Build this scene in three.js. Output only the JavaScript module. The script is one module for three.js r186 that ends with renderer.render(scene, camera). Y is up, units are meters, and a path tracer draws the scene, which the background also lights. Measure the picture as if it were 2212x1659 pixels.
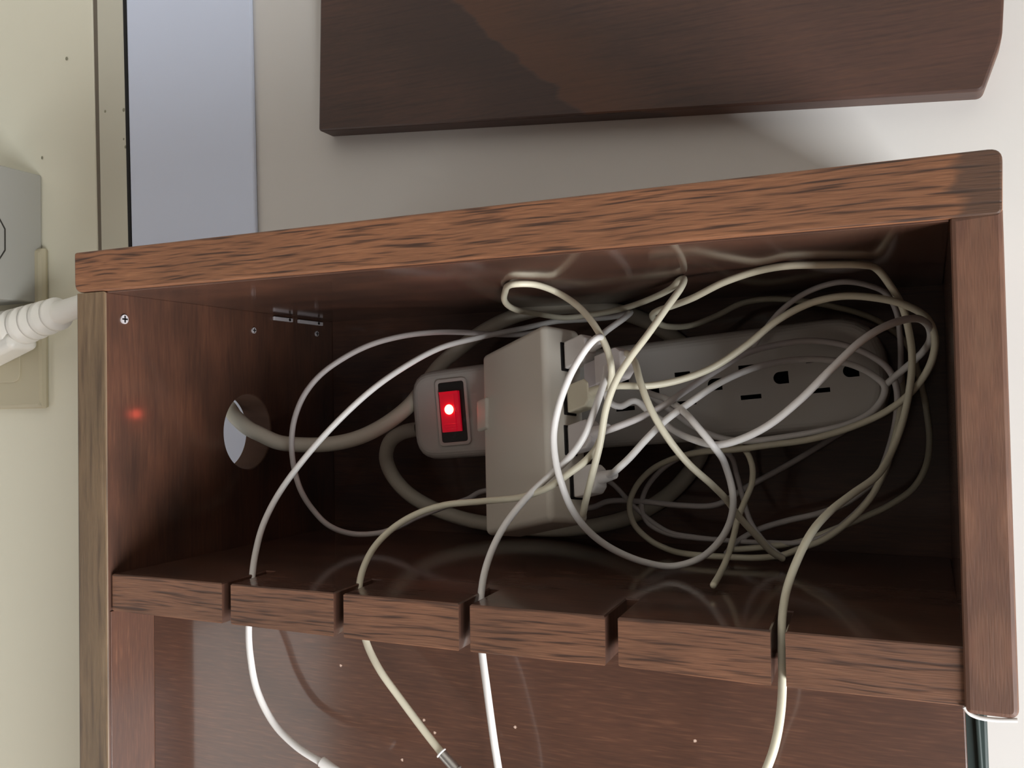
import * as THREE from 'three';
import { RoundedBoxGeometry } from 'three/addons/geometries/RoundedBoxGeometry.js';
import { ImprovedNoise } from 'three/addons/math/ImprovedNoise.js';
import { mergeGeometries } from 'three/addons/utils/BufferGeometryUtils.js';
import { RectAreaLightUniformsLib } from 'three/addons/lights/RectAreaLightUniformsLib.js';
import { Brush, Evaluator, SUBTRACTION } from 'three-bvh-csg';

// ---------------------------------------------------------------- camera, light, exposure
RectAreaLightUniformsLib.init();
const scene = new THREE.Scene();
const F = 2038.93;                                   // focal length in pixels of the 2212 x 1659 frame
const camera = new THREE.PerspectiveCamera(2 * Math.atan(829.5 / F) * 180 / Math.PI, 2212 / 1659, 0.01, 20);
camera.rotation.order = 'YXZ';
camera.position.set(0.34507, 0.07615, 0.31937);
camera.rotation.set(0.02264, 0.41741, -0.0159);
camera.updateMatrixWorld(true);
scene.add(camera);
const renderer = new THREE.WebGLRenderer({ antialias: true });
renderer.toneMapping = THREE.LinearToneMapping;
renderer.toneMappingExposure = 0.54;
renderer.shadowMap.enabled = true;
scene.background = new THREE.Color(0.55, 0.62, 0.72);

// windows of the room: [name, centre, width, height, facing direction, radiance, tint]
const WINDOWS = [
  ['window_1', [-1.6, -0.95, 1.70], 1.5, 0.9, [1, 0, 0], 2.6, [1.0, 0.97, 0.90]],
  ['window_2', [1.5, -1.08, 0.80], 1.6, 1.0, [-1, 0, 0], 44.0, [0.95, 0.98, 1.0]],
];

// ---------------------------------------------------------------- helpers
const V = (x, y, z) => new THREE.Vector3(x, y, z);
// the point of the place that a pixel of the photograph shows on the plane z (axis 2), y (1) or x (0)
function at(px, py, value, axis = 2) {
  const d = V((px - 1106) / F, -(py - 829.5) / F, -1).applyQuaternion(camera.quaternion), C = camera.position;
  const t = (value - C.getComponent(axis)) / d.getComponent(axis);
  return C.clone().addScaledVector(d, t);
}
const used = {};
function numbered(n) { const k = used[n] = (used[n] ?? -1) + 1; return k ? n + '_' + String(k).padStart(3, '0') : n; }
function tag(o, label, category, group) { o.userData.label = label; o.userData.category = category; if (group) o.userData.group = group; return o; }
function mesh(name, geo, mat, parent, label) {
  const m = new THREE.Mesh(geo, mat);
  m.name = parent ? name : numbered(name);
  m.castShadow = m.receiveShadow = true;
  if (label) m.userData.label = label;
  (parent ?? scene).add(m);
  return m;
}
function thing(name, label, category, group) { const g = new THREE.Group(); g.name = numbered(name); scene.add(g); return tag(g, label, category, group); }
function struct(name, geo, mat, parent) { const m = mesh(name, geo, mat, parent); if (!parent) m.userData.kind = 'structure'; return m; }
// texture coordinates in metres, u along the grain axis, chosen per face from its normal
function uvBox(geo, grain = 0) {
  const g = geo.index ? geo.toNonIndexed() : geo, p = g.attributes.position, n = g.attributes.normal, uv = new Float32Array(p.count * 2);
  for (let i = 0; i < p.count; i += 3) {
    const nn = [0, 0, 0];
    for (let k = 0; k < 3; k++) { nn[0] += Math.abs(n.getX(i + k)); nn[1] += Math.abs(n.getY(i + k)); nn[2] += Math.abs(n.getZ(i + k)); }
    let a = nn.indexOf(Math.max(...nn)), u = grain, v;
    if (u === a) { u = (grain + 1) % 3; }
    v = 3 - a - u;
    for (let k = 0; k < 3; k++) { const q = [p.getX(i + k), p.getY(i + k), p.getZ(i + k)]; uv[2 * (i + k)] = q[u]; uv[2 * (i + k) + 1] = q[v] + 0.37 * a; }
  }
  g.setAttribute('uv', new THREE.BufferAttribute(uv, 2));
  return g;
}
const rbox = (w, h, d, r = 0.001, s = 2) => new RoundedBoxGeometry(w, h, d, s, r);
function box(x0, y0, z0, x1, y1, z1, r = 0.001, grain = 0) {
  const g = rbox(x1 - x0, y1 - y0, z1 - z0, r); g.translate((x0 + x1) / 2, (y0 + y1) / 2, (z0 + z1) / 2); return uvBox(g, grain);
}
// a prism whose front outline (list of [x, y]) lies at z = front and which reaches back to z = back
function prism(pts, back, front, bevel = 0.001, grain = 0) {
  const s = new THREE.Shape(pts.map(([x, y]) => new THREE.Vector2(x, y)));
  const g = new THREE.ExtrudeGeometry(s, { depth: front - back - 2 * bevel, bevelEnabled: bevel > 0, bevelSize: bevel, bevelOffset: -bevel, bevelThickness: bevel, bevelSegments: 2, curveSegments: 12 });
  g.translate(0, 0, back + bevel);
  return uvBox(g, grain);
}
const outline = (list, z) => list.map(([x, y]) => { const q = at(x, y, z); return [q.x, q.y]; });
// outline with rounded corners
function rounded(pts, r) {
  const out = [], n = pts.length;
  for (let i = 0; i < n; i++) {
    const p = new THREE.Vector2(...pts[i]), a = new THREE.Vector2(...pts[(i + n - 1) % n]), b = new THREE.Vector2(...pts[(i + 1) % n]), rr = Array.isArray(r) ? r[i] : r;
    if (!rr) { out.push([p.x, p.y]); continue; }
    const u = a.clone().sub(p).normalize().multiplyScalar(rr).add(p), w = b.clone().sub(p).normalize().multiplyScalar(rr).add(p);
    for (let k = 0; k <= 6; k++) { const t = k / 6, s = 1 - t; out.push([s * s * u.x + 2 * s * t * p.x + t * t * w.x, s * s * u.y + 2 * s * t * p.y + t * t * w.y]); }
  }
  return out;
}

// ---------------------------------------------------------------- materials
const noise = new ImprovedNoise();
const lerp = (a, b, t) => a + (b - a) * t, sat = (x) => Math.min(1, Math.max(0, x));
const toTex = (w, h, data, L, W, srgb = true) => {
  const t = new THREE.DataTexture(data, w, h, THREE.RGBAFormat);
  t.wrapS = t.wrapT = THREE.MirroredRepeatWrapping; t.magFilter = THREE.LinearFilter; t.minFilter = THREE.LinearFilter;
  if (srgb) t.colorSpace = THREE.SRGBColorSpace;
  t.repeat.set(1 / L, 1 / W); t.needsUpdate = true; return t;
};
// stained wood: base, dark streak and light streak colours (sRGB 0-255), streak length and thickness in metres
function wood({ w = 1024, h = 512, L = 0.4, W = 0.1, base, dark, light, len = 0.03, thick = 0.0012, amount = 0.5, lightAmount = 0.25, blotch = 0.25, blotchSize = 0.06, seed = 0, specks = 0, extra }) {
  const d = new Uint8Array(w * h * 4), b = new Uint8Array(w * h * 4);
  for (let j = 0; j < h; j++) for (let i = 0; i < w; i++) {
    const u = i / w * L, v = j / h * W, warp = 0.0015 * noise.noise(u / 0.05, v / 0.02, seed + 7);
    const s1 = noise.noise(u / len, (v + warp) / thick, seed), s2 = noise.noise(u / (len * 0.4), (v + warp) / (thick * 0.45), seed + 3), fine = noise.noise(u / 0.006, v / 0.00035, seed + 11);
    const bl = noise.noise(u / blotchSize, v / (blotchSize * 0.5), seed + 19) + 0.5 * noise.noise(u / (blotchSize * 0.4), v / (blotchSize * 0.2), seed + 23);
    const kd = sat((s1 * 0.75 + s2 * 0.45 - 0.05) * 2.2) * amount, kl = sat((-s1 * 0.6 - s2 * 0.6 - 0.12) * 2.4) * lightAmount, g = 1 + 0.10 * fine + blotch * bl;
    const o = (j * w + i) * 4;
    let c = [0, 1, 2].map((k) => lerp(lerp(base[k], dark[k], kd), light[k], kl) * g);
    if (extra) c = extra(u, v, c);
    for (let k = 0; k < 3; k++) d[o + k] = Math.min(255, Math.max(0, c[k]));
    d[o + 3] = 255;
    const hgt = 150 - 90 * kd + 25 * fine + 30 * s2; b[o] = b[o + 1] = b[o + 2] = Math.min(255, Math.max(0, hgt)); b[o + 3] = 255;
  }
  return { map: toTex(w, h, d, L, W), bump: toTex(w, h, b, L, W, false) };
}
function woodMat(spec, { rough = 0.5, coat = 0.5, coatRough = 0.2, bump = 0.0003 } = {}) {
  const t = wood(spec);
  return new THREE.MeshPhysicalMaterial({ map: t.map, bumpMap: t.bump, bumpScale: bump, roughness: rough, clearcoat: coat, clearcoatRoughness: coatRough });
}
const plain = (r, g, b, rough = 0.6, extra = {}) => new THREE.MeshPhysicalMaterial({ color: new THREE.Color(`rgb(${r},${g},${b})`), roughness: rough, ...extra });

// darker dye left of a wandering diagonal line across the board, a rusty patch right of it (both are in the stain itself)
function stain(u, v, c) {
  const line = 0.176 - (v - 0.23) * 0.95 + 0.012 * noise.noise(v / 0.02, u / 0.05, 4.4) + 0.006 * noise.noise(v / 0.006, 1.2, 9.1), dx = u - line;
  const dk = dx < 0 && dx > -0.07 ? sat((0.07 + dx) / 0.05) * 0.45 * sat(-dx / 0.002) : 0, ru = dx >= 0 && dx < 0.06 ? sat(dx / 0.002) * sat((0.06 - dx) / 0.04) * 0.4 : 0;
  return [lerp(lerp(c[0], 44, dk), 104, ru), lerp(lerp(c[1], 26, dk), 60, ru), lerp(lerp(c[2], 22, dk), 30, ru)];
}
// dark end of the top board's sawn edge: dye soaked into the end grain, with a ragged outline
function endStain(u, v, c) {
  const k = sat((u - 0.352 + 0.006 * noise.noise(u / 0.01, v / 0.002, 5.5)) / 0.004) * 0.55;
  return [lerp(c[0], 52, k), lerp(c[1], 40, k), lerp(c[2], 34, k)];
}
// pale dust specks stuck to the lower panel
const SPECKS = [[735, 1437], [915, 1555], [868, 1641], [1112, 1570], [938, 1582], [1500, 1600]].map(([x, y]) => at(x, y, -0.0276));
function dust(u, v, c) {
  for (const q of SPECKS) { const r = Math.hypot(u - q.x, v + q.y); if (r < 0.0006) return [205, 180, 165]; }
  return c;
}
const M = {
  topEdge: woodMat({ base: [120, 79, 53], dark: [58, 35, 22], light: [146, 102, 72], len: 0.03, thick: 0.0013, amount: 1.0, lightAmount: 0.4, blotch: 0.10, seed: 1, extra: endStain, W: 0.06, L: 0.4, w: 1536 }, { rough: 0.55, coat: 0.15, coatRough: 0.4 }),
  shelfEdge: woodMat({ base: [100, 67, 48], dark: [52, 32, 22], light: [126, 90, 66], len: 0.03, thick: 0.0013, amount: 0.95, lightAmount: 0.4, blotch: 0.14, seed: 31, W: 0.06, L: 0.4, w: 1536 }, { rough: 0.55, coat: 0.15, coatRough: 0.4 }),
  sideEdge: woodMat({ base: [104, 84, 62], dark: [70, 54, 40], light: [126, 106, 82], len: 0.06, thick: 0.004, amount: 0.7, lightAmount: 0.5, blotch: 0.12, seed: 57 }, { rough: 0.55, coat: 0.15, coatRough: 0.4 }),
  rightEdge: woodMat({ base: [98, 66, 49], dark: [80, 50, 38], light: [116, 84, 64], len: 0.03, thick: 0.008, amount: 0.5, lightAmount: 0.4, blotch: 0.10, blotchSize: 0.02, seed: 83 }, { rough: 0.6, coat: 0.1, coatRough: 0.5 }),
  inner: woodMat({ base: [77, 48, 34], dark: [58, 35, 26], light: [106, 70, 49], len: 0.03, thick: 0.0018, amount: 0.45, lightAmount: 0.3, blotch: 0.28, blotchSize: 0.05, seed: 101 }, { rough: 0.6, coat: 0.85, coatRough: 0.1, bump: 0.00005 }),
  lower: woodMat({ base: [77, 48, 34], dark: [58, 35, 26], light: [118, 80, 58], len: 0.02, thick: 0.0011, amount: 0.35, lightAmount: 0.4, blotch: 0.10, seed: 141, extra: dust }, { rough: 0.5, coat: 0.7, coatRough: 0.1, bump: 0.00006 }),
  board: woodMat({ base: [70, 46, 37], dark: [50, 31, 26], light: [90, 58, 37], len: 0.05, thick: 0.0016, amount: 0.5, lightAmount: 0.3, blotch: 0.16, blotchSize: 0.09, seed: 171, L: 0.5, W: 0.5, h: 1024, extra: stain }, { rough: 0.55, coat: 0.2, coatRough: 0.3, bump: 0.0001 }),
  wall: plain(212, 209, 205, 0.8), wallCream: plain(226, 223, 204, 0.8), trim: plain(205, 202, 186, 0.7), trimBlue: plain(216, 225, 246, 0.6),
  gap: plain(30, 29, 30, 0.9), seamShade: plain(112, 104, 92, 0.9), ceiling: plain(200, 198, 192, 0.9), floor: plain(120, 88, 62, 0.5), roomWall: plain(148, 142, 130, 0.85), darkWall: plain(62, 52, 45, 0.8),
  plate: plain(190, 182, 156, 0.45), adapter: plain(172, 172, 166, 0.5), plugWhite: plain(238, 236, 228, 0.4), darkLine: plain(50, 48, 42, 0.6),
  strip: plain(190, 186, 180, 0.45), charger: plain(214, 208, 196, 0.42), stripCord: plain(206, 200, 184, 0.5), slot: plain(18, 15, 13, 0.7),
  cableWhite: plain(228, 225, 222, 0.45), cableCream: plain(216, 210, 188, 0.45), cableGrey: plain(200, 194, 192, 0.5),
  black: plain(22, 20, 20, 0.35, { clearcoat: 0.4 }), steel: new THREE.MeshStandardMaterial({ color: 0xb9b6b2, roughness: 0.35, metalness: 0.9 }),
  dullSteel: plain(176, 170, 172, 0.5), bottle: plain(34, 50, 47, 0.55), edging: plain(236, 234, 232, 0.25, { clearcoat: 0.5 }),
  slotWood: plain(84, 56, 40, 0.8),
};
M.red = new THREE.MeshPhysicalMaterial({ color: new THREE.Color(0.35, 0.004, 0.012), roughness: 0.25, clearcoat: 0.6, emissive: new THREE.Color(0.85, 0.004, 0.03), emissiveIntensity: 0.6 });
M.lamp = new THREE.MeshStandardMaterial({ color: new THREE.Color(0.6, 0.1, 0.08), roughness: 0.4, emissive: new THREE.Color(1, 0.09, 0.05), emissiveIntensity: 42 });

// ---------------------------------------------------------------- dimensions of the cabinet (front plane z = 0, shelf top y = 0)
const W = 0.35086, H = 0.13142, D = 0.1797, T = 0.018, D2 = 0.0276, ZW = -0.19;

// ---------------------------------------------------------------- the room
const FY = -1.65, CY = 0.85, X0 = -1.6, X1 = 1.5, Z1 = 2.5, TH = 0.1;
const slab = (x0, y0, z0, x1, y1, z1) => { const g = new THREE.BoxGeometry(x1 - x0, y1 - y0, z1 - z0); g.translate((x0 + x1) / 2, (y0 + y1) / 2, (z0 + z1) / 2); return g; };
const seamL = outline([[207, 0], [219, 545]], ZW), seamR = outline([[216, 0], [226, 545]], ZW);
const edge = (a, b, y) => lerp(a[0], b[0], (y - a[1]) / (b[1] - a[1]));        // x of the line a-b at height y
const xs = (pair, y) => edge(pair[0], pair[1], y);
struct('floor', slab(X0 - TH, FY - TH, ZW - TH, X1 + TH, FY, Z1 + TH), M.floor);
struct('ceiling', slab(X0 - TH, CY, ZW - TH, X1 + TH, CY + TH, Z1 + TH), M.ceiling);
const wallBack = struct('wall_back', slab(X0 - TH, FY, ZW - TH, X1 + TH, CY, ZW), M.wall);
struct('wall_front', slab(X0 - TH, FY, Z1, X1 + TH, CY, Z1 + TH), M.darkWall);
for (const [i, [name, c, w, h, dir, L, tint]] of WINDOWS.entries()) {
  // built facing +x with its middle at the origin, then turned and moved into its wall
  const turn = new THREE.Matrix4().makeRotationY(Math.atan2(-dir[2], dir[0])).setPosition(...c), put = (g) => g.applyMatrix4(turn);
  const side = dir[0] ? [c[2] - ZW, Z1 - c[2]] : [c[0] - X0 + TH, X1 + TH - c[0]], [za, zb] = dir[0] > 0 ? [Z1 - c[2], c[2] - ZW] : side;
  const y0 = -h / 2, y1 = h / 2, z0 = -w / 2, z1 = w / 2, lo = FY - c[1], hi = CY - c[1], f = 0.04, xm = -TH / 2;
  struct(i ? 'wall_right' : 'wall_left', put(mergeGeometries([slab(-TH, lo, -za, 0, y0, zb), slab(-TH, y1, -za, 0, hi, zb), slab(-TH, y0, -za, 0, y1, z0), slab(-TH, y0, z1, 0, y1, zb)])), M.roomWall);
  const win = new THREE.Group(); win.name = name; win.userData.kind = 'structure'; scene.add(win);
  mesh('window_frame', put(mergeGeometries([slab(xm - 0.02, y0, z0, xm + 0.02, y0 + f, z1), slab(xm - 0.02, y1 - f, z0, xm + 0.02, y1, z1), slab(xm - 0.02, y0 + f, z0, xm + 0.02, y1 - f, z0 + f), slab(xm - 0.02, y0 + f, z1 - f, xm + 0.02, y1 - f, z1)])), M.ceiling, win);
  const glow = new THREE.MeshStandardMaterial({ color: 0xffffff, roughness: 0.9, emissive: new THREE.Color(...tint), emissiveIntensity: L * 0.12 });
  mesh('window_blind', put(slab(xm - 0.006, y0 + f, z0 + f, xm + 0.006, y1 - f, z1 - f)), glow, win);
  const light = new THREE.RectAreaLight(new THREE.Color(...tint), L, w - 2 * f, h - 2 * f), p = V(...c).addScaledVector(V(...dir), -TH / 2 + 0.03);
  light.name = 'daylight_' + (i + 1); light.position.copy(p); scene.add(light); light.lookAt(p.clone().add(V(...dir)));
}
// the wall surface left of the seam, the two upright trims and the dark gap between them
{
  const yb = -1.6, yt = 0.84, band = (a, b, back, front, bevel) => prism([[xs(a, yb), yb], [xs(b, yb), yb], [xs(b, yt), yt], [xs(a, yt), yt]], back, front, bevel, 1);
  const far = [[X0, 0], [X0, 1]], t1 = outline([[273, 0], [285, 527]], ZW), t2 = outline([[279, 0], [291, 527]], ZW), t3 = outline([[548, 0], [559, 495]], ZW);
  struct('trim_1', band(far, seamL, ZW, ZW + 0.0034, 0.0012), M.wallCream);
  struct('trim_2', band(seamR, t1, ZW, ZW + 0.003, 0.0006), M.trim);
  struct('trim_3', band(t2, t3, ZW, ZW + 0.0032, 0.0014), M.trimBlue);
  struct('trim_5', band(seamL, seamR, ZW, ZW + 0.0026, 0), M.seamShade);  // solid dark strip standing in for the shade inside the open seam
  struct('trim_4', band(t1, t2, ZW, ZW + 0.0034, 0), M.gap);
  for (const [x, y, r] of [[145, 127, 0.0012], [226, 240, 0.0009], [266, 237, 0.0012], [270, 317, 0.0010], [92, 341, 0.0010], [266, 300, 0.0007]]) {
    const q = at(x, y, ZW + 0.0035), g = new THREE.SphereGeometry(r, 10, 6); g.scale(1, 1.2, 0.35); g.translate(q.x, q.y, ZW + (x > 212 ? 0.003 : 0.004));
    mesh('nail_head', g, plain(140, 138, 118, 0.7), wallBack);
  }
}

// ---------------------------------------------------------------- charging cabinet
const cab = thing('charging_cabinet', 'wall-hung dark brown wooden charging cabinet with an open front and a slotted shelf', 'cabinet');
{
  // top board
  const o = outline([[161, 632], [160, 546], [2166, 318], [2166, 456]], 0);
  o[0][1] = o[3][1] = H; o[0][1] += 0.0003;
  mesh('top_board', prism(rounded(o.map(([x, y]) => [x, y]), [0.005, 0.0015, 0.004, 0.002]), -D - 0.006, 0, 0.0008, 0), M.topEdge, cab);
  // inner lining of the top board (stained underside)
  mesh('top_lining', box(0, H - 0.0006, -D, W + 0.0005, H + 0.0004, -0.0012, 0.0002, 0), M.inner, cab);
  // left panel with the cable hole: shape in (z, y), extruded in x
  const s = new THREE.Shape([[-D - 0.006, -0.42], [0, -0.42], [0, H], [-D - 0.006, H]].map((q) => new THREE.Vector2(...q)));
  const hole = new THREE.Path(); hole.absellipse(-0.0985, 0.064, 0.0195, 0.0205, 0, Math.PI * 2, true); s.holes.push(hole);
  let g = new THREE.ExtrudeGeometry(s, { depth: T - 0.0016, bevelEnabled: true, bevelSize: 0.0008, bevelOffset: -0.0008, bevelThickness: 0.0008, bevelSegments: 2, curveSegments: 40 });
  g.rotateY(-Math.PI / 2); g.translate(-0.0008, 0, 0);
  // shape x -> world z, extrude -> world -x
  const parts = splitFront(uvBox(g, 1));
  const rim = split(parts.rest, (c, n) => Math.abs(n.x) < 0.5 && Math.hypot(c.z + 0.0985, c.y - 0.064) < 0.0225);
  mesh('side_panel', rim.rest, M.inner, cab, 'left side panel with a round cable hole');
  mesh('hole_rim', rim.front, M.slotWood, cab.children[cab.children.length - 1]);
  mesh('front_edge', parts.front, M.sideEdge, cab.children[cab.children.length - 1]);
  // right panel
  const r = outline([[2052, 470], [2167, 452], [2203, 1557], [2085, 1543]], 0);
  const gr = prism(rounded(r, [0, 0, 0.003, 0.002]), -D - 0.006, 0, 0.0015, 1), pr = splitFront(gr);
  mesh('side_panel', pr.rest, M.inner, cab, 'short right side panel');
  mesh('front_edge', pr.front, M.rightEdge, cab.children[cab.children.length - 1]);
  // back panel
  mesh('back_panel', box(0, -0.0184, -D - 0.006, W + 0.003, H, -D, 0.0004, 0), M.inner, cab);
  // shelf with five slots, cut from the front edge
  const slots = [0.067, 0.1243, 0.1812, 0.2396, 0.297], sw = 0.0024, sd = 0.034;
  const sh = new THREE.Shape(); sh.moveTo(0.0012, D - 0.0005);
  sh.lineTo(0.0012, 0.002);
  for (const x of slots) { sh.lineTo(x - sw, 0.002); sh.lineTo(x - sw - 0.0018, sd); sh.lineTo(x + sw - 0.0018, sd); sh.lineTo(x + sw, 0.002); }
  sh.lineTo(W + 0.0022, 0.002); sh.lineTo(W + 0.0012, D - 0.0005);
  g = new THREE.ExtrudeGeometry(sh, { depth: 0.0174, bevelEnabled: true, bevelSize: 0.0005, bevelOffset: -0.0005, bevelThickness: 0.0005, bevelSegments: 1 });
  g.rotateX(-Math.PI / 2); g.scale(1, 1, 1);          // shape y -> world -z, depth -> world +y
  g.translate(0, -0.0179, 0);
  const p = g.attributes.position;
  for (let i = 0; i < p.count; i++) {
    const x = p.getX(i), t = 1 - x / W, top = p.getY(i) > -0.009, wave = 0.0008 * noise.noise(x / 0.02, 3.3, 0) + 0.0006 * noise.noise(x / 0.006, 8.1, 0);
    p.setY(i, p.getY(i) + (top ? 0.0021 * t : 0.0036 * t + wave));
  }
  g.computeVertexNormals();
  const ps = splitFront(uvBox(g, 0));
  mesh('slotted_shelf', ps.rest, M.inner, cab);
  const shelf = cab.children[cab.children.length - 1];
  mesh('front_edge', ps.front, M.shelfEdge, shelf);
  // lower panel, set back below the shelf
  const gl = prism([[0.0004, -0.42], [0.3596, -0.42], [0.3528, -0.0155], [0.0004, -0.0125]], -D2 - 0.012, -D2, 0.0006, 0);
  for (let i = 0; i < gl.attributes.uv.count; i++) gl.attributes.uv.setY(i, gl.attributes.uv.getY(i) - 0.74);
  mesh('lower_panel', gl, M.lower, cab);
  mesh('lower_lining', box(-0.0004, -0.42, -D2 - 0.004, 0.0007, -0.0150, -0.0016, 0.0002, 1), M.lower, cab);
  // screws, bracket and white edging
  const screw = (px, py, rad) => {
    const q = at(px, py, 0, 0), h = new THREE.CylinderGeometry(rad, rad * 1.05, 0.0008, 20); h.rotateZ(Math.PI / 2);
    const d = new THREE.BoxGeometry(0.0004, rad * 1.5, rad * 0.3); d.translate(0.0005, 0, 0); const d2 = new THREE.BoxGeometry(0.0004, rad * 0.3, rad * 1.5); d2.translate(0.0005, 0, 0);
    const gs = mesh('screw', h.translate(0.0004, q.y, q.z), M.dullSteel, cab, 'pale screw head');
    mesh('screw_recess', mergeGeometries([d, d2]).translate(0.0004, q.y, q.z), M.black, gs);
  };
  screw(267, 690, 0.0021); screw(547, 714, 0.0016); screw(683, 721, 0.0016);
  for (const [a, b] of [[[590, 669], [630, 676]], [[643, 674], [695, 683]]]) {
    const q = at(a[0], a[1], 0.0006, 0), w = at(b[0], b[1], 0.0006, 0), y = (q.y + w.y) / 2;
    const m = mesh('metal_bracket', rbox(0.0016, 0.0022, q.z - w.z, 0.0004).translate(0.0009, Math.min(y, H - 0.003), (q.z + w.z) / 2), M.dullSteel, cab, 'small pale metal bracket in the upper corner');
    mesh('bracket_screw', new THREE.CylinderGeometry(0.0008, 0.0008, 0.0006, 12).rotateZ(Math.PI / 2).translate(0.0019, Math.min(y, H - 0.003), lerp(q.z, w.z, 0.8)), M.black, m);
  }
  const bead = new THREE.CatmullRomCurve3([[2083, 1527], [2087, 1533], [2096, 1542], [2115, 1550], [2150, 1555], [2198, 1556]].map(([x, y]) => at(x, y, -0.0012)));
  mesh('edging_bead', new THREE.TubeGeometry(bead, 30, 0.0007, 8), M.edging, cab, 'shiny white edging bead under the right panel');  // thin white bead along the bottom edge of the right panel
}
// front faces of a board as one geometry, the other faces as another, so that the sawn edge can have its own look
function splitFront(g) {
  const p = g.attributes.position; let zmax = -1; for (let i = 0; i < p.count; i++) zmax = Math.max(zmax, p.getZ(i));
  return split(g, (c, n) => c.z > zmax - 0.004 && n.z > 0.2);
}
function split(g, pick) {
  const p = g.attributes.position, n = g.attributes.normal, uv = g.attributes.uv, f = { p: [], n: [], u: [] }, r = { p: [], n: [], u: [] };
  for (let i = 0; i < p.count; i += 3) {
    const c = V(0, 0, 0), m = V(0, 0, 0);
    for (let k = 0; k < 3; k++) { c.add(V(p.getX(i + k), p.getY(i + k), p.getZ(i + k))); m.add(V(n.getX(i + k), n.getY(i + k), n.getZ(i + k))); }
    const t = pick(c.divideScalar(3), m.divideScalar(3)) ? f : r;
    for (let k = 0; k < 3; k++) { t.p.push(p.getX(i + k), p.getY(i + k), p.getZ(i + k)); t.n.push(n.getX(i + k), n.getY(i + k), n.getZ(i + k)); t.u.push(uv.getX(i + k), uv.getY(i + k)); }
  }
  const make = (o) => { const q = new THREE.BufferGeometry(); q.setAttribute('position', new THREE.Float32BufferAttribute(o.p, 3)); q.setAttribute('normal', new THREE.Float32BufferAttribute(o.n, 3)); q.setAttribute('uv', new THREE.Float32BufferAttribute(o.u, 2)); return q; };
  return { front: make(f), rest: make(r) };
}
// dark green strip behind the right edge of the lower panel
{
  const o = outline([[2070, 1510], [2131, 1510], [2142, 1800], [2090, 1800]], -0.031);
  const t = thing('plastic_strip', 'dark bottle-green plastic strip below the cabinet\'s short right side panel', 'strip');
  const w = (o[1][0] - o[0][0]);
  mesh('strip_body', prism(o, -0.045, -0.031, 0.001, 1), M.bottle, t);
  mesh('ridge', prism([[o[0][0] + w * 0.55, o[0][1]], [o[0][0] + w * 0.72, o[0][1]], [o[3][0] + w * 0.72, o[3][1]], [o[3][0] + w * 0.55, o[3][1]]], -0.032, -0.0295, 0.0005, 1), M.bottle, t);
}
// board on the wall above the cabinet
{
  const o = outline([[695, -260], [688, 283], [2123, 196], [2165, 82], [2182, -260]], -0.175);
  const b = thing('wall_board', 'wide dark brown stained board with a clipped corner on the wall above the cabinet', 'board');
  const g = prism(rounded(o, [0, 0.002, 0.003, 0.004, 0]), ZW, -0.175, 0.0012, 0);
  for (let i = 0; i < g.attributes.uv.count; i++) if (g.attributes.uv.getY(i) > 0.74) g.attributes.uv.setY(i, g.attributes.uv.getY(i) - 0.74);
  mesh('board_panel', g, M.board, b);
}

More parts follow.
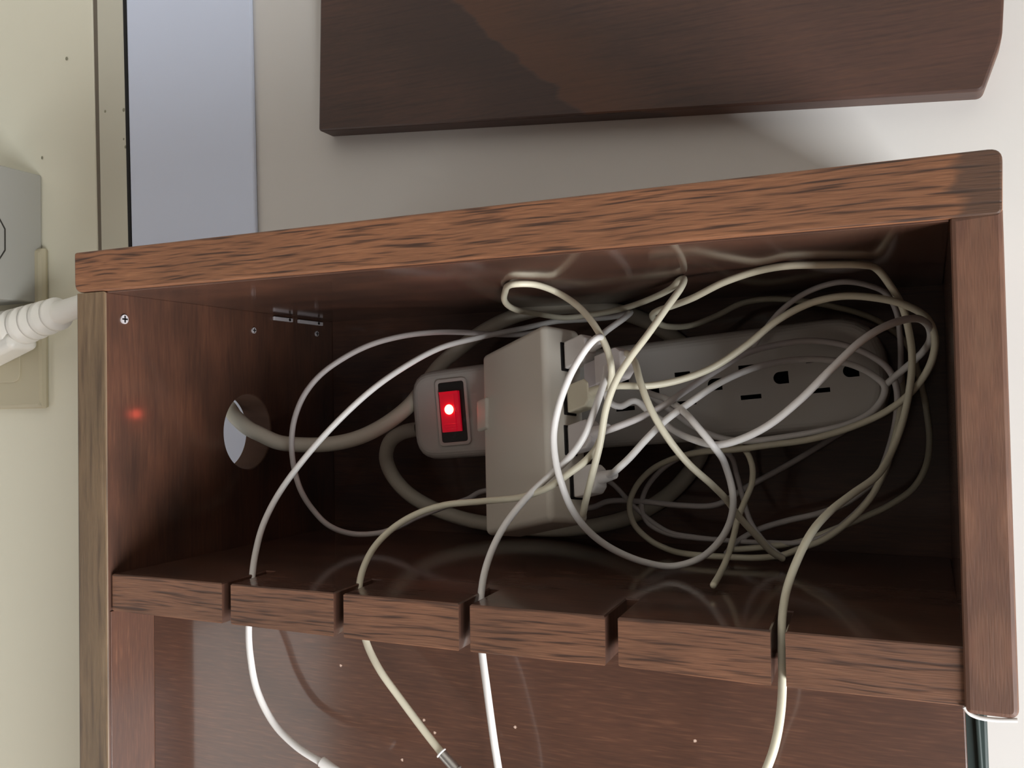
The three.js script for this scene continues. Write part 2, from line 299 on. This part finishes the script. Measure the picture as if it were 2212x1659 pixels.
// ---------------------------------------------------------------- power strip
const strip = thing('power_strip', 'pale grey power strip with a glowing red switch fixed to the back of the cabinet', 'power strip');
{
  const ang = 4.4 * Math.PI / 180, O = V(0.1118, 0.0732, -0.129), rack = new THREE.Matrix4().makeRotationZ(ang).setPosition(O);
  const put = (g) => g.applyMatrix4(rack);
  const x0 = -0.0262, x1 = 0.2165, hh = 0.0255;
  const body = rounded([[x0, -hh + 0.001], [x1, -hh - 0.001], [x1, hh], [x0, hh - 0.002]], [0.014, 0.024, 0.024, 0.014]);
  const sh = new THREE.Shape(body.map((q) => new THREE.Vector2(...q)));
  let g = new THREE.ExtrudeGeometry(sh, { depth: 0.028, bevelEnabled: true, bevelSize: 0.005, bevelOffset: -0.005, bevelThickness: 0.005, bevelSegments: 5, curveSegments: 10 });
  g.translate(0, 0, -0.033 + 0.0); g.clearGroups();
  // D-shaped ground holes and blade slots, cut out
  const ev = new Evaluator(); ev.useGroups = true;
  const A = new Brush(g, M.strip); A.updateMatrixWorld();
  const cutters = [];
  for (let k = 0; k < 6; k++) {
    const xd = 0.2016 - k * 0.0306, ld = xd - 0.0148;
    cutters.push(new THREE.BoxGeometry(0.0075, 0.0021, 0.02).translate(ld - 0.0005, 0.0071, 0), new THREE.BoxGeometry(0.0095, 0.0021, 0.02).translate(ld + 0.0002, -0.0069, 0));
    const ds = new THREE.Shape(); ds.moveTo(0.0032, 0.0028); ds.lineTo(-0.0008, 0.0028); ds.absarc(-0.0008, 0, 0.0028, Math.PI / 2, Math.PI * 1.5, false); ds.lineTo(0.0032, -0.0028); ds.closePath();
    cutters.push(new THREE.ExtrudeGeometry(ds, { depth: 0.02, bevelEnabled: false }).translate(xd, 0.0006, -0.01));
  }
  const clean = cutters.map((c) => { const q = c.index ? c.toNonIndexed() : c; q.clearGroups(); return q; });
  const cut = mergeGeometries(clean);
  const B = new Brush(cut, M.slot); B.updateMatrixWorld();
  const res = ev.evaluate(A, B, SUBTRACTION);
  put(res.geometry);
  const m = mesh('strip_body', res.geometry, res.material, strip);
  // switch
  const ring = new THREE.Shape(rounded([[-0.0092, -0.0176], [0.0092, -0.0176], [0.0092, 0.0176], [-0.0092, 0.0176]], 0.0025).map((q) => new THREE.Vector2(...q)));
  ring.holes.push(new THREE.Path(rounded([[-0.0080, -0.0164], [0.0080, -0.0164], [0.0080, 0.0164], [-0.0080, 0.0164]], 0.002).map((q) => new THREE.Vector2(...q))));
  mesh('switch_bezel', put(new THREE.ExtrudeGeometry(ring, { depth: 0.0012, bevelEnabled: true, bevelSize: 0.0003, bevelThickness: 0.0003, bevelSegments: 2 }).translate(0, 0, -0.0003)), M.strip, strip);
  const frame = mesh('switch_frame', put(rbox(0.0160, 0.0328, 0.002, 0.0007).translate(0, 0, -0.0001)), M.black, strip, 'black switch frame');
  const rs = new THREE.Shape([[-0.0005, -0.0105], [0.0019, -0.0103], [0.0024, 0.0098], [0.0030, 0.0112], [-0.0005, 0.0112]].map((q) => new THREE.Vector2(...q)));
  const rk = new THREE.ExtrudeGeometry(rs, { depth: 0.0108, bevelEnabled: true, bevelSize: 0.0003, bevelOffset: -0.0003, bevelThickness: 0.0003, bevelSegments: 2 });
  rk.rotateY(-Math.PI / 2); rk.translate(0.0046, -0.0002, 0.0004);
  const rocker = mesh('switch_rocker', put(rk), M.red, strip, 'glowing red rocker switch');
  const lampG = new THREE.SphereGeometry(0.0027, 20, 14); lampG.scale(1, 1, 0.55); lampG.translate(-0.0012, 0.0014, 0.0024);
  mesh('lamp', put(lampG), M.lamp, rocker, 'small bright red lamp');
  const sideG = new THREE.SphereGeometry(0.0016, 12, 8); sideG.scale(0.35, 1.2, 0.4); sideG.translate(0.0028, 0.0012, 0.0024);
  mesh('lamp_glint', put(sideG), M.red, rocker);
  for (const [y, l] of [[-0.0065, 0.008], [-0.0080, 0.007], [-0.0095, 0.006]]) mesh('grip_rib', put(rbox(l, 0.0007, 0.0008, 0.0003).translate(-0.0008, y, 0.0024)), M.red, rocker);
  mesh('rocker_ridge', put(rbox(0.0004, 0.020, 0.0008, 0.0002).translate(0.0022, 0, 0.0026)), M.red, rocker);
  const pl = new THREE.PointLight(new THREE.Color(1, 0.05, 0.05), 0.00011, 1, 2); pl.name = 'switch_glow'; pl.position.copy(V(-0.0012, 0.0014, 0.0075).applyMatrix4(rack)); pl.shadow.radius = 0.1; pl.castShadow = true; scene.add(pl);
  // cord: out of the left end, round behind the strip, back across the top and out through the hole to the wall plug
  const px = [[905, 926, -.148], [868, 935, -.15], [842, 955, -.152], [834, 990, -.155], [848, 1027, -.158], [880, 1064, -.161], [930, 1095, -.166], [1000, 1120, -.17], [1060, 1132, -.172], [1130, 1142, -.1745], [1210, 1145, -.1745], [1290, 1135, -.1745], [1370, 1113, -.1745], [1440, 1072, -.1745], [1490, 1020, -.1745], [1515, 975, -.1748], [1530, 900, -.1748], [1525, 820, -.1748], [1505, 775, -.1748], [1475, 745, -.1745], [1420, 706, -.1745], [1360, 680, -.1745], [1290, 665, -.173], [1200, 664, -.171], [1120, 680, -.166], [1050, 712, -.16], [990, 755, -.155], [945, 795, -.149], [912, 842, -.14], [880, 880, -.133], [830, 918, -.126], [775, 945, -.12], [720, 958, -.115], [660, 961, -.11], [600, 955, -.105], [562, 938, -.1005]];
  const pts = px.map((q) => at(...q)).map((q) => V(q.x, Math.max(q.y, 0.0065), Math.max(q.z, -D + 0.0045)));
  const wallPts = [at(180, 659, -0.1505), at(128, 679, -0.156)];
  pts.push(at(538, 926, 0, 0), at(510, 902, -0.011, 0), at(484, 872, -0.026, 0), V(-0.055, 0.096, -0.088), V(-0.085, 0.108, -0.104), V(-0.13, 0.116, -0.128), wallPts[0].clone().add(V(0.03, -0.004, 0.006)), wallPts[0], wallPts[1]);
  mesh('cord', new THREE.TubeGeometry(new THREE.CatmullRomCurve3(pts, false, 'centripetal'), 320, 0.0042, 12), M.stripCord, strip);
  // wall plug with ribbed strain relief
  const P0 = at(15, 716, -0.165), P1 = at(190, 655, -0.150), dir = P1.clone().sub(P0), len = dir.length(), q = new THREE.Quaternion().setFromUnitVectors(V(1, 0, 0), dir.clone().normalize());
  const place = (g) => g.applyQuaternion(q).translate(P0.x, P0.y, P0.z);
  const plug = mesh('plug', place(rbox(0.052, 0.026, 0.026, 0.009, 4).translate(-0.012, 0.001, 0)), M.plugWhite, strip, 'white wall plug');
  mesh('plug_lip', place(rbox(0.07, 0.012, 0.022, 0.005, 3).rotateZ(0.1).translate(-0.012, -0.0145, 0.001)), M.plugWhite, plug);
  const prof = []; for (let k = 0; k <= 48; k++) { const t = k / 48, rib = t < 0.62 ? (0.0018 * (((t / 0.62 * 4.5) % 1) < 0.55 ? 1 : -1)) : 0; prof.push(new THREE.Vector2(t < 0.62 ? lerp(0.0128, 0.0098, t / 0.62) + rib : lerp(0.0082, 0.0072, (t - 0.62) / 0.38), t * (len - 0.006))); }
  mesh('strain_relief', place(new THREE.LatheGeometry(prof, 28).rotateZ(-Math.PI / 2).translate(0.008, 0, 0)), M.plugWhite, plug);
}

// ---------------------------------------------------------------- wall outlet and the adapter plugged in above the plug
{
  const a = at(107, 882, ZW + 0.004), x1 = a.x, y0 = a.y;
  const t = thing('outlet_plate', 'beige wall outlet plate at the left edge, partly behind the white plug', 'outlet');
  const plateG = prism(rounded([[x1 - 0.078, y0], [x1, y0], [x1, y0 + 0.12], [x1 - 0.078, y0 + 0.12]], 0.002), ZW + 0.003, ZW + 0.0105, 0.0035, 0);
  mesh('cover_plate', plateG, M.plate, t);
  mesh('receptacle', prism(rounded([[x1 - 0.055, y0 + 0.02], [x1 - 0.022, y0 + 0.02], [x1 - 0.022, y0 + 0.05], [x1 - 0.055, y0 + 0.05]], 0.008), ZW + 0.01, ZW + 0.0118, 0.0005, 0), M.plate, t);
  const ad = thing('wall_adapter', 'square grey adapter block on the wall with an octagonal outline on its side', 'adapter');
  const top = at(95, 380, -0.265, 0).y, bot = at(105, 657, -0.265, 0).y;
  mesh('adapter_body', box(-0.265 - 0.06, bot, ZW + 0.004, -0.265, top, ZW + 0.082, 0.0012, 1), M.adapter, ad);
  const c = at(-22, 512, -0.265, 0), oct = []; for (let k = 0; k < 8; k++) oct.push([Math.cos((k + 0.5) * Math.PI / 4), Math.sin((k + 0.5) * Math.PI / 4)]);
  const s = new THREE.Shape(oct.map(([x, y]) => new THREE.Vector2(x * 0.0135, y * 0.0205))); s.holes.push(new THREE.Path(oct.map(([x, y]) => new THREE.Vector2(x * 0.0124, y * 0.0196))));
  mesh('octagon_outline', new THREE.ExtrudeGeometry(s, { depth: 0.0006, bevelEnabled: false }).rotateY(Math.PI / 2).translate(-0.2653, c.y, c.z), M.darkLine, ad, 'thin dark octagonal outline');
}

// ---------------------------------------------------------------- USB charger (plugged into the strip, leaning)
const chM = new THREE.Matrix4().makeRotationAxis(V(-0.1855, -0.582, 0.1734).normalize(), Math.hypot(0.1855, 0.582, 0.1734)), cs = [0.0573, 0.0932, 0.0219];
chM.setPosition(0.1669, 0.0620, -0.1055);
const charger = thing('usb_charger', 'boxy white USB charger leaning out from the middle of the power strip', 'charger');
const inCh = (x, y, z) => V(x, y, z).applyMatrix4(chM), PORTY = [], plugAxis = V(1, 0, 0).transformDirection(chM);
// where a pixel's ray meets the port face (local x = half width)
function onPorts(px, py) {
  const inv = chM.clone().invert(), c = camera.position.clone().applyMatrix4(inv), d = at(px, py, -0.1).applyMatrix4(inv).sub(c), t = (cs[0] / 2 - c.x) / d.x;
  return c.addScaledVector(d, t);
}
const ports = [[1226, 772], [1232, 866], [1234, 952], [1246, 1046]].map((q) => onPorts(...q));
{
  const put = (g) => g.applyMatrix4(chM), slots = [];
  mesh('charger_body', put(rbox(cs[0], cs[1], cs[2], 0.0032, 4)), M.charger, charger);
  for (const p of ports) { mesh('usb_port', put(rbox(0.0012, 0.0142, 0.0072, 0.0005).translate(cs[0] / 2 - 0.0002, p.y, p.z + 0.0004)), M.slot, charger, 'black USB port'); }
  mesh('latch_tab', put(rbox(0.010, 0.0165, 0.003, 0.0014, 3).translate(-cs[0] / 2 + 0.0018, 0.0145, cs[2] / 2 + 0.0002)), M.charger, charger);
  mesh('plug_block', put(rbox(0.026, 0.030, 0.014, 0.002).translate(-0.014, 0.012, -cs[2] / 2 - 0.006)), M.charger, charger);
}

// ---------------------------------------------------------------- cables
const R0 = 0.0015;
function pathOf(list) {
  return list.map((q) => {
    if (q.isVector3) return q;
    const [x, y, z, free] = q; let p = at(x, y, z);
    if (free) return p;
    const lo = R0 + 0.0025, hi = H - 0.0025;
    if (p.z < 0.0 && p.y < lo && p.z < -0.034) p = at(x, y, lo, 1);
    if (p.y > hi && p.z < -0.001) p = at(x, y, hi, 1);
    if (p.z < -D + R0) p = at(x, y, -D + R0 + 0.0002);
    if (p.x > W - R0 - 0.001 && p.z < -0.004) p.x = W - R0 - 0.001;
    return p;
  });
}
function cable(label, mat, list, { r = R0, plug, group } = {}) {
  const t = thing('charging_cable', label, 'cable', group);
  let pts = pathOf(list);
  if (plug !== undefined) {
    const p = ports[plug], base = inCh(cs[0] / 2, p.y, p.z);
    const put = (g) => g.applyMatrix4(chM.clone().multiply(new THREE.Matrix4().makeTranslation(cs[0] / 2 + 0.002, p.y, p.z + 0.0002)));
    const b = rounded([[0, -0.0066], [0.0135, -0.0066], [0.0165, -0.004], [0.0165, 0.004], [0.0135, 0.0066], [0, 0.0066]], 0.0008);
    const pm = mesh('usb_plug', put(prism(b, -0.0033, 0.0033, 0.0008, 0)), mat, t, 'white USB plug');
    mesh('metal_shell', put(rbox(0.004, 0.0118, 0.0045, 0.0004).translate(-0.001, 0, 0)), M.steel, pm);
    mesh('strain_relief', put(new THREE.CylinderGeometry(0.0021, 0.0030, 0.010, 14).rotateZ(-Math.PI / 2).translate(0.021, 0, 0)), mat, pm);
    const e = V(cs[0] / 2 + 0.0225, p.y, p.z).applyMatrix4(chM), e0 = V(cs[0] / 2 + 0.017, p.y, p.z).applyMatrix4(chM);
    pts = [e0, e, ...pts];
  }
  const ends = [pts[0], pts[pts.length - 1]].map((e) => new THREE.SphereGeometry(r * 0.995, 9, 6).translate(e.x, e.y, e.z));
  mesh('cord', mergeGeometries([new THREE.TubeGeometry(new THREE.CatmullRomCurve3(pts, false, 'centripetal'), Math.max(60, pts.length * 9), r, 9), ...ends]), mat, t);
  return t;
}
// a connector on the free end of a cable: from pixel a to pixel b, at depth z
function connector(t, a, b, z, mat, rad, metal) {
  const p = at(a[0], a[1], z), e = at(b[0], b[1], z), d = e.clone().sub(p), L = d.length(), q = new THREE.Quaternion().setFromUnitVectors(V(0, 1, 0), d.normalize());
  const put = (g) => g.applyQuaternion(q).translate(p.x, p.y, p.z);
  const c = mesh('connector', put(new THREE.LatheGeometry([[0, 0], [rad * 0.8, 0], [rad, L * 0.04], [rad * 1.02, L * 0.5], [rad * 1.15, L], [0, L]].map((v) => new THREE.Vector2(...v)), 20)), mat, t, metal ? 'worn metal connector' : 'white connector sleeve');
  if (metal) { mesh('foil_collar', put(new THREE.TorusGeometry(rad * 1.0, rad * 0.22, 8, 20).rotateX(Math.PI / 2).translate(0, L * 0.02, 0)), M.cableWhite, c); mesh('foil_collar', put(new THREE.TorusGeometry(rad * 0.95, rad * 0.3, 8, 20).rotateX(Math.PI / 2).translate(0, L * 0.6, 0)), M.steel, c); }
}
const k1 = cable('white cable through the leftmost shelf slot, ending in a plain white sleeve', M.cableWhite, [[700, 1651, -.008, 1], [640, 1612, -.010, 1], [590, 1560, -.012, 1], [555, 1490, -.013, 1], [541, 1420, -.0145, 1], [537, 1362, -.017, 1], [541, 1300, -.0205, 1], [545, 1245, -.0245, 1], [551, 1200, -.03], [568, 1135, -.04], [600, 1070, -.05], [650, 1000, -.055], [720, 920, -.06], [800, 845, -.07], [870, 795, -.085], [950, 752, -.105], [1030, 730, -.125], [1130, 709, -.145], [1196, 695, -.155], [1270, 690, -.157], [1330, 683, -.15], [1360, 674, -.14], [1350, 686, -.12], [1304, 720, -.10], [1285, 742, -.09]]);
connector(k1, [693, 1644], [740, 1680], -.008, M.cableWhite, 0.0022);
const k2 = cable('cream cable through the second shelf slot, ending in a worn metal connector', M.cableCream, [[958, 1632, -.008, 1], [915, 1577, -.010, 1], [865, 1510, -.012, 1], [822, 1450, -.0135, 1], [797, 1402, -.016, 1], [788, 1375, -.0175, 1], [777, 1310, -.020, 1], [776, 1268, -.0235, 1], [786, 1225, -.029], [810, 1180, -.036], [850, 1140, -.044], [900, 1110, -.052], [960, 1091, -.058], [1040, 1083, -.061], [1130, 1073, -.058], [1190, 1050, -.052], [1230, 1022, -.049], [1262, 998, -.052], [1285, 972, -.058], [1296, 950, -.064]]);
connector(k2, [952, 1625], [1010, 1690], -.008, M.steel, 0.0019, true);
cable('bright white cable hanging straight down from the third shelf slot', M.cableWhite, [[1098, 2150, -.012, 1], [1094, 1850, -.010, 1], [1082, 1700, -.009, 1], [1067, 1600, -.010, 1], [1052, 1490, -.0125, 1], [1041, 1405, -.0165, 1], [1037, 1340, -.0195, 1], [1039, 1287, -.0235, 1], [1046, 1240, -.028], [1062, 1190, -.034], [1087, 1140, -.042], [1120, 1095, -.05], [1150, 1062, -.055], [1190, 1025, -.054], [1228, 990, -.052], [1262, 942, -.052], [1283, 890, -.053], [1297, 850, -.057], [1308, 815, -.064], [1310, 795, -.072]]);
cable('cream cable in the rightmost shelf slot, looping along the top of the box', M.cableCream, [[1560, 2200, -.008, 1], [1580, 1950, -.002, 1], [1628, 1735, 0, 1], [1672, 1615, -.002, 1], [1686, 1540, -.006, 1], [1690, 1470, -.010, 1], [1689, 1400, -.0135, 1], [1690, 1330, -.020, 1], [1699, 1275, -.024], [1720, 1215, -.03], [1752, 1152, -.04], [1793, 1105, -.055], [1841, 1067, -.07], [1896, 1026, -.085], [1928, 971, -.1], [1951, 906, -.105], [1965, 838, -.105], [1970, 769, -.1], [1963, 714, -.095], [1950, 664, -.09], [1924, 618, -.085], [1893, 580, -.08], [1860, 572, -.078], [1773, 572, -.075], [1704, 574, -.072], [1635, 586, -.07], [1566, 609, -.072], [1498, 643, -.08], [1457, 659, -.09], [1420, 672, -.10], [1409, 683, -.11], [1425, 700, -.12], [1452, 706, -.13], [1493, 703, -.14], [1548, 682, -.15], [1603, 655, -.155], [1658, 646, -.158], [1713, 648, -.16], [1800, 662, -.165], [1890, 690, -.168], [1960, 745, -.165], [1990, 830, -.165], [2003, 897, -.165], [2008, 952, -.165], [2000, 1007, -.16], [1974, 1053, -.155], [1924, 1090, -.15], [1860, 1120, -.145], [1790, 1148, -.142], [1730, 1170, -.142], [1650, 1182, -.142], [1575, 1188, -.142]]);
cable('cream cable from the second USB plug, arching over the strip to the right panel', M.cableCream, [[1337, 834, -.062], [1406, 833, -.066], [1475, 819, -.072], [1543, 792, -.078], [1612, 746, -.08], [1681, 691, -.08], [1750, 655, -.08], [1818, 640, -.08], [1887, 643, -.082], [1950, 657, -.085], [2000, 685, -.09], [2019, 725, -.095], [2013, 778, -.1], [1975, 840, -.108], [1915, 888, -.112], [1841, 922, -.115], [1750, 949, -.118], [1658, 962, -.12], [1589, 971, -.122], [1521, 976, -.127], [1457, 990, -.132], [1406, 1016, -.137], [1372, 1055, -.14], [1360, 1092, -.14], [1369, 1131, -.14], [1406, 1168, -.14], [1442, 1186, -.14], [1487, 1197, -.14], [1568, 1203, -.138], [1640, 1205, -.136], [1691, 1199, -.132], [1723, 1187, -.13], [1772, 1169, -.126], [1805, 1149, -.125], [1855, 1106, -.122], [1890, 1060, -.12], [1930, 960, -.122], [1948, 860, -.128], [1946, 800, -.14]], { plug: 1 });
cable('grey-white cable from the third USB plug, upper arc across the strip\'s outlets', M.cableGrey, [[1322, 926, -.06], [1383, 902, -.066], [1429, 879, -.072], [1484, 842, -.085], [1548, 800, -.10], [1612, 763, -.11], [1681, 744, -.117], [1750, 736, -.121], [1818, 744, -.123], [1878, 766, -.124], [1919, 797, -.124], [1937, 838, -.125], [1937, 897, -.127], [1919, 975, -.132], [1895, 1030, -.136], [1864, 1060, -.14], [1830, 1085, -.145], [1773, 1108, -.15], [1704, 1124, -.15], [1644, 1142, -.15], [1600, 1165, -.15], [1570, 1195, -.145]], { plug: 2 });
cable('white cable from the lowest USB plug, lower arc across the strip\'s outlets', M.cableWhite, [[1340, 1008, -.054], [1360, 989, -.056], [1397, 948, -.06], [1438, 908, -.066], [1493, 868, -.074], [1557, 826, -.085], [1635, 793, -.1], [1704, 779, -.112], [1773, 776, -.119], [1841, 788, -.123], [1887, 811, -.125], [1911, 835, -.125], [1905, 863, -.125], [1878, 893, -.124], [1832, 916, -.123], [1773, 931, -.122], [1704, 943, -.122], [1612, 953, -.122], [1557, 946, -.122], [1500, 922, -.122], [1450, 888, -.125], [1405, 855, -.126]], { plug: 3 });
cable('brightest white cable sweeping in a long S up to the right panel', M.cableWhite, [[1308, 850, -.078], [1318, 870, -.08], [1340, 878, -.083], [1366, 866, -.086], [1378, 868, -.087], [1400, 888, -.086], [1429, 908, -.083], [1450, 926, -.08], [1493, 948, -.07], [1548, 961, -.062], [1594, 951, -.06], [1658, 920, -.058], [1727, 865, -.056], [1796, 797, -.056], [1864, 734, -.06], [1924, 700, -.068], [1979, 688, -.08], [2004, 702, -.09], [2010, 730, -.1], [1992, 762, -.11], [1935, 812, -.122], [1915, 830, -.126]]);
cable('white cable from the top USB plug, big drooping loop in front of the charger', M.cableWhite, [[1296, 728, -.054], [1286, 732, -.048], [1272, 746, -.046], [1251, 776, -.045], [1230, 815, -.044], [1208, 874, -.043], [1196, 939, -.043], [1201, 1000, -.043], [1212, 1041, -.044], [1233, 1095, -.05], [1266, 1142, -.058], [1320, 1184, -.07], [1392, 1214, -.082], [1452, 1223, -.09], [1511, 1206, -.09], [1557, 1165, -.085], [1580, 1117, -.08], [1583, 1067, -.076], [1566, 1003, -.074], [1539, 961, -.058], [1493, 906, -.06], [1475, 888, -.07], [1440, 862, -.09], [1410, 852, -.11], [1380, 840, -.12]], { plug: 0 });
cable('cream cable running diagonally down right from the upper plugs to the shelf', M.cableCream, [[1335, 778, -.078], [1352, 764, -.074], [1370, 780, -.068], [1383, 824, -.058], [1406, 884, -.053], [1438, 939, -.054], [1484, 998, -.060], [1539, 1048, -.07], [1571, 1081, -.082], [1594, 1113, -.09], [1631, 1154, -.1], [1667, 1192, -.11], [1690, 1206, -.115]]);
cable('cream cable with a small rounded loop above the charger and a sharp kink', M.cableCream, [[1318, 838, -.064], [1321, 800, -.058], [1314, 762, -.056], [1290, 712, -.06], [1250, 663, -.068], [1200, 630, -.075], [1150, 614, -.078], [1110, 614, -.08], [1091, 631, -.085], [1091, 652, -.095], [1112, 668, -.11], [1162, 678, -.13], [1218, 686, -.142], [1263, 682, -.147], [1354, 664, -.13], [1444, 627, -.1], [1467, 606, -.085], [1477, 602, -.078], [1472, 620, -.07], [1440, 665, -.062], [1400, 722, -.056], [1360, 775, -.052], [1331, 822, -.049], [1310, 880, -.048], [1296, 960, -.049], [1281, 1020, -.051], [1266, 1080, -.056], [1260, 1110, -.062]]);
cable('grey-white cable in a wide loop in the left of the box, near the hole', M.cableGrey, [[1190, 712, -.155], [1130, 722, -.15], [1060, 722, -.14], [1000, 718, -.13], [940, 718, -.12], [870, 726, -.11], [800, 745, -.10], [740, 775, -.095], [690, 812, -.09], [655, 857, -.088], [635, 910, -.088], [630, 960, -.088], [635, 1010, -.09], [650, 1060, -.09], [675, 1100, -.095], [710, 1135, -.1], [760, 1153, -.11], [820, 1151, -.12], [860, 1138, -.125], [900, 1118, -.13], [960, 1095, -.137], [1010, 1078, -.147], [1040, 1062, -.153], [1110, 1060, -.155], [1200, 1095, -.155], [1278, 1096, -.152], [1315, 1083, -.15], [1383, 1083, -.15], [1475, 1092, -.15], [1548, 1090, -.152], [1612, 1053, -.155], [1704, 1003, -.16], [1795, 948, -.165], [1840, 920, -.17]]);
cable('grey thin cable circling along the back wall behind the right end of the strip', M.cableGrey, [[1630, 745, -.125], [1658, 705, -.122], [1695, 664, -.12], [1750, 628, -.12], [1818, 609, -.12], [1878, 617, -.125], [1915, 635, -.13], [1937, 675, -.133], [1944, 723, -.133], [1946, 792, -.133], [1940, 870, -.133], [1930, 952, -.135], [1910, 1026, -.14], [1878, 1075, -.14], [1841, 1115, -.14], [1786, 1156, -.14], [1727, 1172, -.14], [1658, 1172, -.145], [1589, 1169, -.15], [1500, 1160, -.15], [1442, 1148, -.15], [1376, 1100, -.15], [1324, 1046, -.148], [1298, 1030, -.145]], { r: 0.0013 });
cable('short cream cable with its lower tip touching the shelf below the strip', M.cableCream, [[1560, 968, -.128], [1603, 967, -.125], [1624, 1003, -.12], [1624, 1044, -.115], [1608, 1085, -.11], [1594, 1120, -.105], [1585, 1158, -.1], [1571, 1204, -.09], [1557, 1236, -.078], [1541, 1264, -.066]], { r: 0.0014 });
cable('dim grey cable curled in a small inner coil under the middle of the strip', M.cableGrey, [[1690, 1204, -.13], [1649, 1168, -.137], [1621, 1126, -.142], [1606, 1080, -.147], [1592, 1026, -.147], [1578, 985, -.142], [1545, 968, -.138], [1500, 976, -.14], [1450, 999, -.144], [1415, 1029, -.147], [1393, 1062, -.15], [1386, 1095, -.15], [1398, 1128, -.15], [1440, 1152, -.15], [1500, 1162, -.15], [1560, 1166, -.15]], { r: 0.0013 });
{
  // spare USB plug lying in the tangle at the end of the looped cable
  const t = thing('loose_usb_plug', 'grey USB plug standing in the tangle just right of the upper charger ports', 'plug');
  const c = at(1326, 792, -0.078), m4 = chM.clone().setPosition(c);
  const g = prism(rounded([[-0.009, -0.0068], [0.006, -0.0068], [0.0095, -0.004], [0.0095, 0.004], [0.006, 0.0068], [-0.009, 0.0068]], 0.0008), -0.004, 0.004, 0.0008, 0).applyMatrix4(m4);
  mesh('plug_housing', g, M.cableGrey, t);
  mesh('metal_shell', rbox(0.011, 0.0118, 0.0045, 0.0005).translate(-0.0135, 0, 0).applyMatrix4(m4), M.dullSteel, t);
}

renderer.render(scene, camera);
